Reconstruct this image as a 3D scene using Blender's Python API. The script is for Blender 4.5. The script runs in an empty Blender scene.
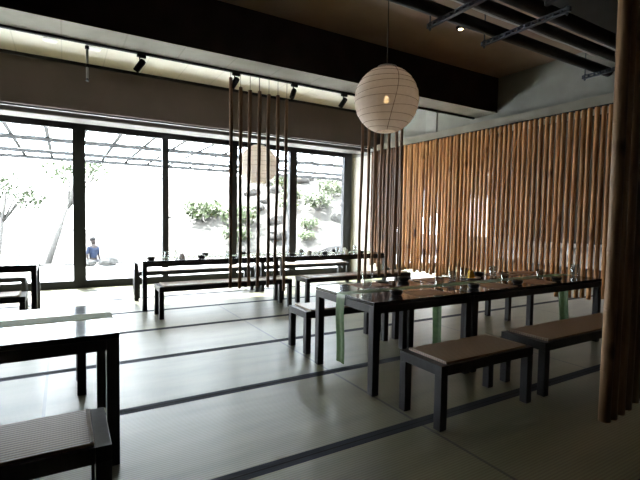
import bpy, bmesh, math, random
from mathutils import Vector, Matrix, Euler, noise
rnd = random.Random(11)
PI = math.pi
scene = bpy.context.scene
COL = scene.collection

# ------------------------------------------------------------------ materials
def new_mat(name):
    m = bpy.data.materials.new(name); m.use_nodes = True
    nt = m.node_tree; nt.nodes.clear()
    out = nt.nodes.new('ShaderNodeOutputMaterial')
    return m, nt, out

def N(nt, typ, **kw):
    n = nt.nodes.new(typ)
    for k, v in kw.items():
        setattr(n, k, v)
    return n

def ramp(nt, stops):
    r = nt.nodes.new('ShaderNodeValToRGB')
    els = r.color_ramp.elements
    els[0].position, els[0].color = stops[0][0], (*stops[0][1], 1)
    els[1].position, els[1].color = stops[-1][0], (*stops[-1][1], 1)
    for p, c in stops[1:-1]:
        e = els.new(p); e.color = (*c, 1)
    return r

def mottled(name, c1, c2, scale=4.0, rough=0.6, bump=0.0, spec=0.5, stretch=(1, 1, 1), rnd_obj=0.0, detail=6, bscale=None, metallic=0.0):
    """noise-mottled principled surface in object space"""
    m, nt, out = new_mat(name)
    p = N(nt, 'ShaderNodeBsdfPrincipled')
    p.inputs['Roughness'].default_value = rough
    p.inputs['Specular IOR Level'].default_value = spec
    p.inputs['Metallic'].default_value = metallic
    tc = N(nt, 'ShaderNodeTexCoord'); mp = N(nt, 'ShaderNodeMapping')
    mp.inputs['Scale'].default_value = stretch
    nt.links.new(tc.outputs['Object'], mp.inputs['Vector'])
    no = N(nt, 'ShaderNodeTexNoise'); no.inputs['Scale'].default_value = scale; no.inputs['Detail'].default_value = detail
    nt.links.new(mp.outputs[0], no.inputs['Vector'])
    r = ramp(nt, [(0.3, c1), (0.7, c2)])
    nt.links.new(no.outputs['Fac'], r.inputs['Fac'])
    col = r.outputs['Color']
    if rnd_obj:
        oi = N(nt, 'ShaderNodeObjectInfo')
        hsv = N(nt, 'ShaderNodeHueSaturation')
        mr = N(nt, 'ShaderNodeMapRange'); mr.inputs['To Min'].default_value = 1 - rnd_obj; mr.inputs['To Max'].default_value = 1 + rnd_obj
        nt.links.new(oi.outputs['Random'], mr.inputs['Value'])
        nt.links.new(mr.outputs[0], hsv.inputs['Value'])
        nt.links.new(col, hsv.inputs['Color']); col = hsv.outputs['Color']
    nt.links.new(col, p.inputs['Base Color'])
    if bump:
        b = N(nt, 'ShaderNodeBump'); b.inputs['Strength'].default_value = bump; b.inputs['Distance'].default_value = 0.01
        if bscale:
            n2 = N(nt, 'ShaderNodeTexNoise'); n2.inputs['Scale'].default_value = bscale
            nt.links.new(mp.outputs[0], n2.inputs['Vector']); nt.links.new(n2.outputs['Fac'], b.inputs['Height'])
        else:
            nt.links.new(no.outputs['Fac'], b.inputs['Height'])
        nt.links.new(b.outputs[0], p.inputs['Normal'])
    nt.links.new(p.outputs[0], out.inputs[0])
    return m

def concrete(name, c1, c2, rough=0.75):
    """board-formed concrete: soft clouds, cross board joints along X"""
    m, nt, out = new_mat(name)
    p = N(nt, 'ShaderNodeBsdfPrincipled'); p.inputs['Roughness'].default_value = rough
    p.inputs['Specular IOR Level'].default_value = 0.3
    tc = N(nt, 'ShaderNodeTexCoord')
    no = N(nt, 'ShaderNodeTexNoise'); no.inputs['Scale'].default_value = 2.2; no.inputs['Detail'].default_value = 9
    nt.links.new(tc.outputs['Object'], no.inputs['Vector'])
    r = ramp(nt, [(0.28, c1), (0.72, c2)]); nt.links.new(no.outputs['Fac'], r.inputs['Fac'])
    sx = N(nt, 'ShaderNodeSeparateXYZ'); nt.links.new(tc.outputs['Object'], sx.inputs[0])
    mo = N(nt, 'ShaderNodeMath', operation='PINGPONG'); mo.inputs[1].default_value = 0.30
    ad = N(nt, 'ShaderNodeMath', operation='ADD'); ad.inputs[1].default_value = 30.0
    nt.links.new(sx.outputs['X'], ad.inputs[0]); nt.links.new(ad.outputs[0], mo.inputs[0])
    lt = N(nt, 'ShaderNodeMath', operation='LESS_THAN'); lt.inputs[1].default_value = 0.008
    nt.links.new(mo.outputs[0], lt.inputs[0])
    ml = N(nt, 'ShaderNodeMath', operation='MULTIPLY'); ml.inputs[1].default_value = 0.3
    nt.links.new(lt.outputs[0], ml.inputs[0])
    mx = N(nt, 'ShaderNodeMixRGB'); mx.inputs['Color2'].default_value = (c1[0] * .5, c1[1] * .5, c1[2] * .5, 1)
    nt.links.new(ml.outputs[0], mx.inputs['Fac']); nt.links.new(r.outputs[0], mx.inputs['Color1'])
    nt.links.new(mx.outputs[0], p.inputs['Base Color'])
    b = N(nt, 'ShaderNodeBump'); b.inputs['Strength'].default_value = 0.25; b.inputs['Distance'].default_value = 0.02
    nt.links.new(no.outputs['Fac'], b.inputs['Height']); nt.links.new(b.outputs[0], p.inputs['Normal'])
    nt.links.new(p.outputs[0], out.inputs[0])
    return m

def tatami():
    """rush mats 2.27 x 1.13 m with paired cloth borders along X and butt joints along Y"""
    m, nt, out = new_mat('tatami')
    L = nt.links.new
    p = N(nt, 'ShaderNodeBsdfPrincipled')
    tc = N(nt, 'ShaderNodeTexCoord'); sx = N(nt, 'ShaderNodeSeparateXYZ'); L(tc.outputs['Object'], sx.inputs[0])
    def math_(op, a, b=None):
        n = N(nt, 'ShaderNodeMath', operation=op)
        if isinstance(a, (int, float)): n.inputs[0].default_value = a
        else: L(a, n.inputs[0])
        if b is not None:
            if isinstance(b, (int, float)): n.inputs[1].default_value = b
            else: L(b, n.inputs[1])
        return n.outputs[0]
    # distance to nearest mat seam in Y
    yy = math_('ADD', sx.outputs['Y'], 1.135 * 20 - 2.165)
    dy = math_('PINGPONG', yy, 1.135 / 2)
    xx = math_('ADD', sx.outputs['X'], 2.235 * 10 - 2.10)
    dx = math_('PINGPONG', xx, 2.235 / 2)
    border = math_('LESS_THAN', dy, 0.050)
    seam = math_('LESS_THAN', dy, 0.006)
    joint = math_('LESS_THAN', dx, 0.011)
    # per-mat value
    iy = math_('FLOOR', math_('DIVIDE', yy, 1.135)); ix = math_('FLOOR', math_('DIVIDE', xx, 2.235))
    cx = N(nt, 'ShaderNodeCombineXYZ'); L(ix, cx.inputs[0]); L(iy, cx.inputs[1])
    wn = N(nt, 'ShaderNodeTexWhiteNoise'); L(cx.outputs[0], wn.inputs['Vector'])
    no = N(nt, 'ShaderNodeTexNoise'); no.inputs['Scale'].default_value = 2.4; no.inputs['Detail'].default_value = 8
    mp = N(nt, 'ShaderNodeMapping'); mp.inputs['Scale'].default_value = (0.5, 2.2, 1)
    L(tc.outputs['Object'], mp.inputs['Vector']); L(mp.outputs[0], no.inputs['Vector'])
    r = ramp(nt, [(0.3, (0.120, 0.114, 0.064)), (0.5, (0.152, 0.143, 0.081)), (0.72, (0.175, 0.162, 0.095))]); L(no.outputs['Fac'], r.inputs['Fac'])
    # weave ribs running along X
    wv = N(nt, 'ShaderNodeTexWave', wave_type='BANDS', bands_direction='Y'); wv.inputs['Scale'].default_value = 16.0
    wv.inputs['Distortion'].default_value = 0.6; wv.inputs['Detail'].default_value = 1.0
    L(tc.outputs['Object'], wv.inputs['Vector'])
    mr = N(nt, 'ShaderNodeMapRange'); mr.inputs['To Min'].default_value = 0.8; mr.inputs['To Max'].default_value = 1.06
    L(wv.outputs['Fac'], mr.inputs['Value'])
    mr2 = N(nt, 'ShaderNodeMapRange'); mr2.inputs['To Min'].default_value = 0.92; mr2.inputs['To Max'].default_value = 1.06
    L(wn.outputs['Value'], mr2.inputs['Value'])
    hs = N(nt, 'ShaderNodeHueSaturation'); L(r.outputs[0], hs.inputs['Color']); L(math_('MULTIPLY', mr.outputs[0], mr2.outputs[0]), hs.inputs['Value'])
    m1 = N(nt, 'ShaderNodeMixRGB'); L(joint, m1.inputs['Fac']); L(hs.outputs[0], m1.inputs['Color1']); m1.inputs['Color2'].default_value = (0.05, 0.047, 0.038, 1)
    m2 = N(nt, 'ShaderNodeMixRGB'); L(border, m2.inputs['Fac']); L(m1.outputs[0], m2.inputs['Color1']); m2.inputs['Color2'].default_value = (0.022, 0.024, 0.032, 1)
    m3 = N(nt, 'ShaderNodeMixRGB'); L(seam, m3.inputs['Fac']); L(m2.outputs[0], m3.inputs['Color1']); m3.inputs['Color2'].default_value = (0.012, 0.012, 0.014, 1)
    L(m3.outputs[0], p.inputs['Base Color'])
    ro = N(nt, 'ShaderNodeMapRange'); ro.inputs['To Min'].default_value = 0.36; ro.inputs['To Max'].default_value = 0.85
    L(border, ro.inputs['Value']); L(ro.outputs[0], p.inputs['Roughness'])
    sp_ = N(nt, 'ShaderNodeMapRange'); sp_.inputs['To Min'].default_value = 0.42; sp_.inputs['To Max'].default_value = 0.15
    L(border, sp_.inputs['Value']); L(sp_.outputs[0], p.inputs['Specular IOR Level'])
    b = N(nt, 'ShaderNodeBump'); b.inputs['Strength'].default_value = 0.12; b.inputs['Distance'].default_value = 0.006
    L(math_('ADD', wv.outputs['Fac'], math_('MULTIPLY', no.outputs['Fac'], 1.5)), b.inputs['Height']); L(b.outputs[0], p.inputs['Normal'])
    L(p.outputs[0], out.inputs[0])
    return m

def woven(name, c1, c2):
    m, nt, out = new_mat(name); L = nt.links.new
    p = N(nt, 'ShaderNodeBsdfPrincipled'); p.inputs['Roughness'].default_value = 0.38
    p.inputs['Specular IOR Level'].default_value = 0.6
    tc = N(nt, 'ShaderNodeTexCoord')
    w1 = N(nt, 'ShaderNodeTexWave', wave_type='BANDS', bands_direction='Y'); w1.inputs['Scale'].default_value = 15; w1.inputs['Distortion'].default_value = 0.7
    w2 = N(nt, 'ShaderNodeTexWave', wave_type='BANDS', bands_direction='X'); w2.inputs['Scale'].default_value = 28; w2.inputs['Distortion'].default_value = 0.4
    L(tc.outputs['Object'], w1.inputs['Vector']); L(tc.outputs['Object'], w2.inputs['Vector'])
    mu = N(nt, 'ShaderNodeMath', operation='MULTIPLY_ADD'); mu.inputs[1].default_value = 0.06
    L(w2.outputs['Fac'], mu.inputs[0]); 
    mm = N(nt, 'ShaderNodeMath', operation='MULTIPLY'); mm.inputs[1].default_value = 0.88; L(w1.outputs['Fac'], mm.inputs[0]); L(mm.outputs[0], mu.inputs[2])
    r = ramp(nt, [(0.1, c1), (0.9, c2)]); L(mu.outputs[0], r.inputs['Fac']); L(r.outputs[0], p.inputs['Base Color'])
    b = N(nt, 'ShaderNodeBump'); b.inputs['Strength'].default_value = 0.4; b.inputs['Distance'].default_value = 0.004
    L(mu.outputs[0], b.inputs['Height']); L(b.outputs[0], p.inputs['Normal'])
    L(p.outputs[0], out.inputs[0]); return m

def bamboo(name, dark, mid, light, rough=0.42):
    """culm colour: vertical fibre streaks, dark stain bands, per-culm variation"""
    m, nt, out = new_mat(name); L = nt.links.new
    p = N(nt, 'ShaderNodeBsdfPrincipled'); p.inputs['Roughness'].default_value = rough; p.inputs['Specular IOR Level'].default_value = 0.22
    tc = N(nt, 'ShaderNodeTexCoord'); oi = N(nt, 'ShaderNodeObjectInfo')
    ad = N(nt, 'ShaderNodeVectorMath', operation='ADD')
    cb = N(nt, 'ShaderNodeCombineXYZ')
    ml = N(nt, 'ShaderNodeMath', operation='MULTIPLY'); ml.inputs[1].default_value = 37.0
    L(oi.outputs['Random'], ml.inputs[0]); L(ml.outputs[0], cb.inputs[2]); L(ml.outputs[0], cb.inputs[0])
    L(tc.outputs['Object'], ad.inputs[0]); L(cb.outputs[0], ad.inputs[1])
    mp = N(nt, 'ShaderNodeMapping'); mp.inputs['Scale'].default_value = (14, 14, 1.0); L(ad.outputs[0], mp.inputs['Vector'])
    no = N(nt, 'ShaderNodeTexNoise'); no.inputs['Scale'].default_value = 2.0; no.inputs['Detail'].default_value = 5; L(mp.outputs[0], no.inputs['Vector'])
    r = ramp(nt, [(0.28, dark), (0.5, mid), (0.75, light)]); L(no.outputs['Fac'], r.inputs['Fac'])
    hs = N(nt, 'ShaderNodeHueSaturation'); L(r.outputs[0], hs.inputs['Color'])
    mr = N(nt, 'ShaderNodeMapRange'); mr.inputs['To Min'].default_value = 0.75; mr.inputs['To Max'].default_value = 1.18
    L(oi.outputs['Random'], mr.inputs['Value']); L(mr.outputs[0], hs.inputs['Value'])
    n2 = N(nt, 'ShaderNodeTexNoise'); n2.inputs['Scale'].default_value = 2.6; n2.inputs['Detail'].default_value = 1; L(ad.outputs[0], n2.inputs['Vector'])
    r2 = ramp(nt, [(0.66, (0, 0, 0)), (0.76, (1, 1, 1))]); L(n2.outputs['Fac'], r2.inputs['Fac'])
    mx = N(nt, 'ShaderNodeMixRGB'); L(r2.outputs[0], mx.inputs['Fac']); L(hs.outputs[0], mx.inputs['Color1']); mx.inputs['Color2'].default_value = (dark[0] * .35, dark[1] * .3, dark[2] * .3, 1)
    L(mx.outputs[0], p.inputs['Base Color']); L(p.outputs[0], out.inputs[0]); return m

def glass_pane(name, tint=(0.97, 0.99, 1.0), refl=0.05):
    m, nt, out = new_mat(name); L = nt.links.new
    t = N(nt, 'ShaderNodeBsdfTransparent'); t.inputs[0].default_value = (*tint, 1)
    g = N(nt, 'ShaderNodeBsdfGlossy'); g.inputs['Roughness'].default_value = 0.02
    f = N(nt, 'ShaderNodeLayerWeight'); f.inputs[0].default_value = .5
    pw = N(nt, 'ShaderNodeMath', operation='POWER'); pw.inputs[1].default_value = 5.0; L(f.outputs['Facing'], pw.inputs[0])
    sc_ = N(nt, 'ShaderNodeMath', operation='MULTIPLY_ADD'); sc_.inputs[1].default_value = .45; sc_.inputs[2].default_value = .035; L(pw.outputs[0], sc_.inputs[0])
    mx = N(nt, 'ShaderNodeMixShader'); L(sc_.outputs[0], mx.inputs[0]); L(t.outputs[0], mx.inputs[1]); L(g.outputs[0], mx.inputs[2])
    L(mx.outputs[0], out.inputs[0]); return m

def paper_mat():
    m, nt, out = new_mat('lantern_paper'); L = nt.links.new
    tc = N(nt, 'ShaderNodeTexCoord'); no = N(nt, 'ShaderNodeTexNoise'); no.inputs['Scale'].default_value = 30
    L(tc.outputs['Object'], no.inputs['Vector'])
    r = ramp(nt, [(0.3, (0.88, 0.82, 0.77)), (0.7, (0.94, 0.88, 0.83))]); L(no.outputs['Fac'], r.inputs['Fac'])
    d = N(nt, 'ShaderNodeBsdfDiffuse'); t = N(nt, 'ShaderNodeBsdfTranslucent'); L(r.outputs[0], d.inputs[0]); L(r.outputs[0], t.inputs[0])
    tr = N(nt, 'ShaderNodeBsdfTransparent')
    a = N(nt, 'ShaderNodeMixShader'); a.inputs[0].default_value = 0.34; L(d.outputs[0], a.inputs[1]); L(t.outputs[0], a.inputs[2])
    b = N(nt, 'ShaderNodeMixShader'); b.inputs[0].default_value = 0.05; L(a.outputs[0], b.inputs[1]); L(tr.outputs[0], b.inputs[2])
    L(b.outputs[0], out.inputs[0]); return m

def cloth_mat(name, c1, c2, trans=0.35, rough=0.6):
    m, nt, out = new_mat(name); L = nt.links.new
    tc = N(nt, 'ShaderNodeTexCoord'); no = N(nt, 'ShaderNodeTexNoise'); no.inputs['Scale'].default_value = 25
    L(tc.outputs['Object'], no.inputs['Vector'])
    r = ramp(nt, [(0.3, c1), (0.7, c2)]); L(no.outputs['Fac'], r.inputs['Fac'])
    p = N(nt, 'ShaderNodeBsdfPrincipled'); p.inputs['Roughness'].default_value = rough; L(r.outputs[0], p.inputs['Base Color'])
    t = N(nt, 'ShaderNodeBsdfTranslucent'); L(r.outputs[0], t.inputs[0])
    a = N(nt, 'ShaderNodeMixShader'); a.inputs[0].default_value = trans; L(p.outputs[0], a.inputs[1]); L(t.outputs[0], a.inputs[2])
    L(a.outputs[0], out.inputs[0]); return m

def emit(name, col, s):
    m, nt, out = new_mat(name)
    e = N(nt, 'ShaderNodeEmission'); e.inputs[0].default_value = (*col, 1); e.inputs[1].default_value = s
    nt.links.new(e.outputs[0], out.inputs[0]); return m

def tumbler_glass():
    m, nt, out = new_mat('clear_glass'); L = nt.links.new
    t = N(nt, 'ShaderNodeBsdfTransparent'); t.inputs[0].default_value = (0.9, 0.92, 0.92, 1)
    g = N(nt, 'ShaderNodeBsdfGlossy'); g.inputs['Roughness'].default_value = 0.06
    f = N(nt, 'ShaderNodeLayerWeight'); f.inputs[0].default_value = 0.35
    mr = N(nt, 'ShaderNodeMapRange'); mr.inputs['To Min'].default_value = 0.06; mr.inputs['To Max'].default_value = 0.5
    L(f.outputs['Facing'], mr.inputs['Value'])
    mx = N(nt, 'ShaderNodeMixShader'); L(mr.outputs[0], mx.inputs[0]); L(t.outputs[0], mx.inputs[1]); L(g.outputs[0], mx.inputs[2])
    L(mx.outputs[0], out.inputs[0]); return m

M = {}
M['tatami'] = tatami()
M['concrete'] = concrete('board_formed_concrete', (0.24, 0.224, 0.185), (0.35, 0.328, 0.275))
M['conc_wall'] = concrete('grey_concrete_wall', (0.2448, 0.2448, 0.2232), (0.3456, 0.3456, 0.3168))
M['conc_bay'] = concrete('pale_bay_ceiling', (0.56, 0.53, 0.46), (0.63, 0.60, 0.53))
M['beam_shade'] = mottled('shaded_beam_face', (0.020, 0.017, 0.015), (0.032, 0.027, 0.024), 3, 0.85, spec=0.2)
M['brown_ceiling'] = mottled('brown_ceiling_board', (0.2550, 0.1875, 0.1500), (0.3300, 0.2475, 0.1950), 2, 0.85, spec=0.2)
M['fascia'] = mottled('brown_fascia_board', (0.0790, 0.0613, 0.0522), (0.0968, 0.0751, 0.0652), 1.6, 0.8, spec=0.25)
M['dark_wall'] = mottled('dark_wall_plaster', (0.06, 0.052, 0.046), (0.085, 0.074, 0.064), 2, 0.85, spec=0.2)
M['frame'] = mottled('black_aluminium', (0.0084, 0.0096, 0.0120), (0.0132, 0.0150, 0.0186), 8, 0.45, spec=0.4)
M['pale_metal'] = mottled('pale_aluminium_trim', (0.3300, 0.3240, 0.3120), (0.3900, 0.3840, 0.3720), 8, 0.4)
M['blind_box'] = mottled('grey_brown_blind_housing', (0.0900, 0.0788, 0.0720), (0.1125, 0.0990, 0.0900), 4, 0.6)
M['lacquer'] = mottled('black_lacquer_wood', (0.012, 0.013, 0.016), (0.026, 0.027, 0.031), 3, 0.12, bump=0.01, spec=0.45, stretch=(1, 6, 6))
M['blackwood'] = mottled('black_stained_wood', (0.0112, 0.0112, 0.0140), (0.0238, 0.0238, 0.0280), 5, 0.42, bump=0.05, spec=0.4, stretch=(6, 6, 1.5))
M['seat'] = woven('woven_rush_seat', (0.17, 0.115, 0.075), (0.33, 0.235, 0.155))
M['seat_edge'] = mottled('pale_seat_piping', (0.35, 0.30, 0.22), (0.45, 0.39, 0.30), 20, 0.6)
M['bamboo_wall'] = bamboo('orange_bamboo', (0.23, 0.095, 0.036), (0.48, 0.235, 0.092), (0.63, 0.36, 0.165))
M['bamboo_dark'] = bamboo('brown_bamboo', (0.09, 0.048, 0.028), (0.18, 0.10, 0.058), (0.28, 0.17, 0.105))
M['bamboo_shade'] = bamboo('shaded_bamboo', (0.05, 0.022, 0.012), (0.11, 0.052, 0.026), (0.17, 0.085, 0.042))  # screen bamboo darkened, so the shade at the window end is in the colour
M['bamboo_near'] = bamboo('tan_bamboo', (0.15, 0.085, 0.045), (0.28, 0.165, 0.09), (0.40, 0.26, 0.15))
M['glass'] = glass_pane('window_glass'); M['glass_grey'] = glass_pane('grey_window_glass', (0.34, 0.325, 0.31))
M['paper'] = paper_mat()
M['wire'] = mottled('dark_wire', (0.02, 0.018, 0.016), (0.04, 0.035, 0.03), 10, 0.5)
M['rib'] = mottled('bamboo_rib', (0.16, 0.09, 0.06), (0.24, 0.14, 0.09), 10, 0.6)
M['bulb'] = emit('warm_bulb', (1.0, 0.66, 0.30), 36)
M['lamp_on'] = emit('warm_lamp_disc', (1.0, 0.78, 0.45), 14)
M['black_metal'] = mottled('black_metal', (0.010, 0.011, 0.013), (0.018, 0.019, 0.022), 10, 0.75, spec=0.2)
M['blue_metal'] = mottled('blue_grey_steel', (0.035, 0.045, 0.065), (0.05, 0.062, 0.085), 10, 0.5)
M['pipe_black'] = mottled('black_pipe_foam', (0.010, 0.010, 0.012), (0.017, 0.017, 0.019), 10, 0.75)
M['pipe_grey'] = mottled('pale_grey_pipe', (0.40, 0.40, 0.40), (0.5, 0.5, 0.5), 10, 0.6)
M['duct'] = mottled('black_duct', (0.008, 0.008, 0.010), (0.014, 0.014, 0.016), 4, 0.7)
M['white_plastic'] = mottled('white_plastic', (0.78, 0.78, 0.76), (0.85, 0.85, 0.83), 6, 0.5)
M['runner_green'] = cloth_mat('green_runner_cloth', (0.080, 0.165, 0.060), (0.12, 0.215, 0.080), 0.3, 0.3)
M['runner_pale'] = cloth_mat('pale_green_runner_cloth', (0.24, 0.30, 0.17), (0.30, 0.36, 0.22), 0.1, 0.75)
M['mat_brown'] = mottled('brown_placemat', (0.2160, 0.0960, 0.0420), (0.3120, 0.1560, 0.0720), 6, 0.45, stretch=(1, 8, 1))
M['bowl'] = mottled('black_bowl', (0.010, 0.009, 0.009), (0.02, 0.018, 0.017), 6, 0.3)
M['tumbler'] = tumbler_glass()
M['porcelain'] = mottled('white_porcelain', (0.78, 0.77, 0.74), (0.85, 0.84, 0.81), 6, 0.2)
M['yellow'] = mottled('yellow_napkin', (0.72, 0.42, 0.02), (0.85, 0.55, 0.04), 12, 0.7)
M['napkin'] = mottled('white_napkin', (0.75, 0.75, 0.74), (0.85, 0.85, 0.84), 12, 0.8)
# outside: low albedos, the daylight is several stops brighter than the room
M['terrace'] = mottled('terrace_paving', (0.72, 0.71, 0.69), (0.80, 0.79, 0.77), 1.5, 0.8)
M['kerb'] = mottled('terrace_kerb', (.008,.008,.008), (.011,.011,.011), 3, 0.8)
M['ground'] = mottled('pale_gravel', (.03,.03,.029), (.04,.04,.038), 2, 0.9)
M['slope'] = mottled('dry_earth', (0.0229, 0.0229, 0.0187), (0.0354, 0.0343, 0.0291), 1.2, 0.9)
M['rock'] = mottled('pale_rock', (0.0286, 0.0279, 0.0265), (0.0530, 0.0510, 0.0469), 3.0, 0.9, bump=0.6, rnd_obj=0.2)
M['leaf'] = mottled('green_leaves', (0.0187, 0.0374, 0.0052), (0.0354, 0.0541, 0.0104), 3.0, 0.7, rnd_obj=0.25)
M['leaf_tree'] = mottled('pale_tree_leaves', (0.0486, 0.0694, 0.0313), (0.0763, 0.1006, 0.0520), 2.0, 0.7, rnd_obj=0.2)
M['bark'] = mottled('tree_bark', (.11,.108,.10), (.14,.137,.13), 5, 0.9, stretch=(4, 4, 1))
M['steel'] = mottled('pergola_steel', (.006,.006,.0065), (.009,.009,.0095), 6, 0.6)
def frosted():
    m, nt, out = new_mat('frosted_roof_panel'); L = nt.links.new
    t = N(nt, 'ShaderNodeBsdfTransparent'); t.inputs[0].default_value = (.95, .98, 1, 1)
    d = N(nt, 'ShaderNodeBsdfTranslucent'); d.inputs[0].default_value = (.9, .95, 1, 1)
    a = N(nt, 'ShaderNodeMixShader'); a.inputs[0].default_value = .15; L(t.outputs[0], a.inputs[1]); L(d.outputs[0], a.inputs[2]); L(a.outputs[0], out.inputs[0]); return m
M['roof_glass'] = frosted()
M['skin'] = mottled('skin', (0.0248, 0.0158, 0.0129), (0.0298, 0.0198, 0.0158), 10, 0.6)
M['hair'] = mottled('dark_hair', (0.0079, 0.0074, 0.0079), (0.0109, 0.0099, 0.0109), 10, 0.6)
M['shirt'] = mottled('blue_shirt', (0.0102, 0.0205, 0.0512), (0.0141, 0.0256, 0.0602), 6, 0.8)
M['trousers'] = mottled('grey_trousers', (0.0174, 0.0174, 0.0208), (0.0223, 0.0223, 0.0258), 6, 0.8)

# ------------------------------------------------------------------ mesh helpers
def BM(): return bmesh.new()

def box(bm, x0, x1, y0, y1, z0, z1, mi=0):
    vs = [bm.verts.new(c) for c in ((x0, y0, z0), (x1, y0, z0), (x1, y1, z0), (x0, y1, z0), (x0, y0, z1), (x1, y0, z1), (x1, y1, z1), (x0, y1, z1))]
    fs = []
    for f in ((3, 2, 1, 0), (4, 5, 6, 7), (0, 1, 5, 4), (1, 2, 6, 5), (2, 3, 7, 6), (3, 0, 4, 7)):
        fc = bm.faces.new([vs[i] for i in f]); fc.material_index = mi; fs.append(fc)
    return fs      # bottom, top, front(-y), right(+x), back(+y), left(-x)

def bevel(bm, w=0.004, seg=2):
    bmesh.ops.bevel(bm, geom=list(bm.edges), offset=w, segments=seg, affect='EDGES', profile=0.6)
    return bm

def bbox(x0, x1, y0, y1, z0, z1, w=0.004, seg=2):
    bm = BM(); box(bm, x0, x1, y0, y1, z0, z1); return bevel(bm, w, seg)

def lathe(bm, prof, seg=20, c=(0, 0, 0), caps=True, smooth=True):
    rings = []
    for r, z in prof:
        rings.append([bm.verts.new((c[0] + r * math.cos(2 * PI * k / seg), c[1] + r * math.sin(2 * PI * k / seg), c[2] + z)) for k in range(seg)])
    for a, b in zip(rings, rings[1:]):
        for k in range(seg):
            f = bm.faces.new((a[k], a[(k + 1) % seg], b[(k + 1) % seg], b[k])); f.smooth = smooth
    if caps:
        bm.faces.new(list(reversed(rings[0]))); bm.faces.new(rings[-1])
    return bm

def tube(bm, pts, r, seg=8, caps=True):
    """swept round tube along pts (radius scalar or list)"""
    pts = [Vector(p) for p in pts]; n = len(pts)
    rs = r if isinstance(r, (list, tuple)) else [r] * n
    rings = []; prev = None
    for i, p in enumerate(pts):
        t = (pts[min(i + 1, n - 1)] - pts[max(i - 1, 0)]).normalized()
        if prev is None:
            u = t.orthogonal().normalized()
        else:
            u = (prev - t * prev.dot(t)).normalized()
        prev = u; v = t.cross(u)
        rings.append([bm.verts.new(p + (u * math.cos(2 * PI * k / seg) + v * math.sin(2 * PI * k / seg)) * rs[i]) for k in range(seg)])
    for a, b in zip(rings, rings[1:]):
        for k in range(seg):
            f = bm.faces.new((a[k], a[(k + 1) % seg], b[(k + 1) % seg], b[k])); f.smooth = True
    if caps:
        bm.faces.new(list(reversed(rings[0]))); bm.faces.new(rings[-1])
    return bm

def obj(name, bm, mats, parent=None, loc=(0, 0, 0), rot=(0, 0, 0)):
    bmesh.ops.recalc_face_normals(bm, faces=list(bm.faces))
    me = bpy.data.meshes.new(name); bm.to_mesh(me); bm.free()
    for mt in (mats if isinstance(mats, (list, tuple)) else [mats]):
        me.materials.append(mt)
    o = bpy.data.objects.new(name, me); COL.objects.link(o)
    o.location = loc; o.rotation_euler = rot
    if parent is not None: o.parent = parent
    return o

def tag(o, label, cat, group=None, kind=None):
    o['label'] = label; o['category'] = cat
    if group: o['group'] = group
    if kind: o['kind'] = kind
    return o

def thing(name, label, cat, loc=(0, 0, 0), rz=0.0, group=None):
    o = bpy.data.objects.new(name, None); COL.objects.link(o)
    o.empty_display_size = 0.1; o.location = loc; o.rotation_euler = (0, 0, rz)
    return tag(o, label, cat, group)

def struct(name, bm, mats, label=None, parent=None, loc=(0, 0, 0)):
    o = obj(name, bm, mats, parent, loc)
    if parent is None:
        o['kind'] = 'structure'
        if label: o['label'] = label
    return o

def copy_tree(o, parent=None, label=None):
    c = o.copy(); COL.objects.link(c)
    if parent is not None: c.parent = parent
    if label: c['label'] = label
    for ch in list(o.children): copy_tree(ch, c)
    return c

# ------------------------------------------------------------------ camera (eye height 1.4 m)
yaw, pitch, roll = 0.535719, 0.0491556, 0.0170257
fw = Vector((math.sin(yaw) * math.cos(pitch), math.cos(yaw) * math.cos(pitch), -math.sin(pitch)))
rt0 = Vector((math.cos(yaw), -math.sin(yaw), 0)); up0 = rt0.cross(fw)
rt = rt0 * math.cos(roll) + up0 * math.sin(roll); up = up0 * math.cos(roll) - rt0 * math.sin(roll)
cam = bpy.data.cameras.new('camera'); cam.sensor_width = 36; cam.lens = 432.2 / 640 * 36; cam.clip_start = 0.05; cam.clip_end = 300
co = bpy.data.objects.new('camera', cam); COL.objects.link(co)
co.matrix_world = Matrix(((rt.x, up.x, -fw.x, 0), (rt.y, up.y, -fw.y, 0), (rt.z, up.z, -fw.z, 1.4), (0, 0, 0, 1)))
scene.camera = co

# ------------------------------------------------------------------ room shell
XL, XR, YB, YF = -6.5, 10.5, -3.0, 9.45      # left, far right, behind camera, window line
ZC = 3.9
bm = BM(); box(bm, XL - .2, XR + .2, YB - .2, YF + .12, -.12, 0)
struct('floor', bm, M['tatami'], 'tatami mat floor with dark cloth borders')
# ceiling: brown board in the room, pale concrete in the window bay
bm = BM(); box(bm, XL - .2, XR + .2, YB - .2, 5.3, ZC, ZC + .2)
struct('ceiling', bm, M['brown_ceiling'], 'dark brown ceiling board over the dining room')
bm = BM(); box(bm, XL - .2, XR + .2, 5.3, YF + .12, ZC, ZC + .2)
struct('ceiling_bay', bm, M['conc_bay'], 'pale concrete ceiling of the window bay')
# beam: shade put into the dark front face colour, pale concrete underside
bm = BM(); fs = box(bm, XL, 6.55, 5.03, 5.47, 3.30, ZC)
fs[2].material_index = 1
struct('ceiling_beam', bm, [M['concrete'], M['beam_shade']], 'deep ceiling beam with shade painted on its face and pale concrete underside')
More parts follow.
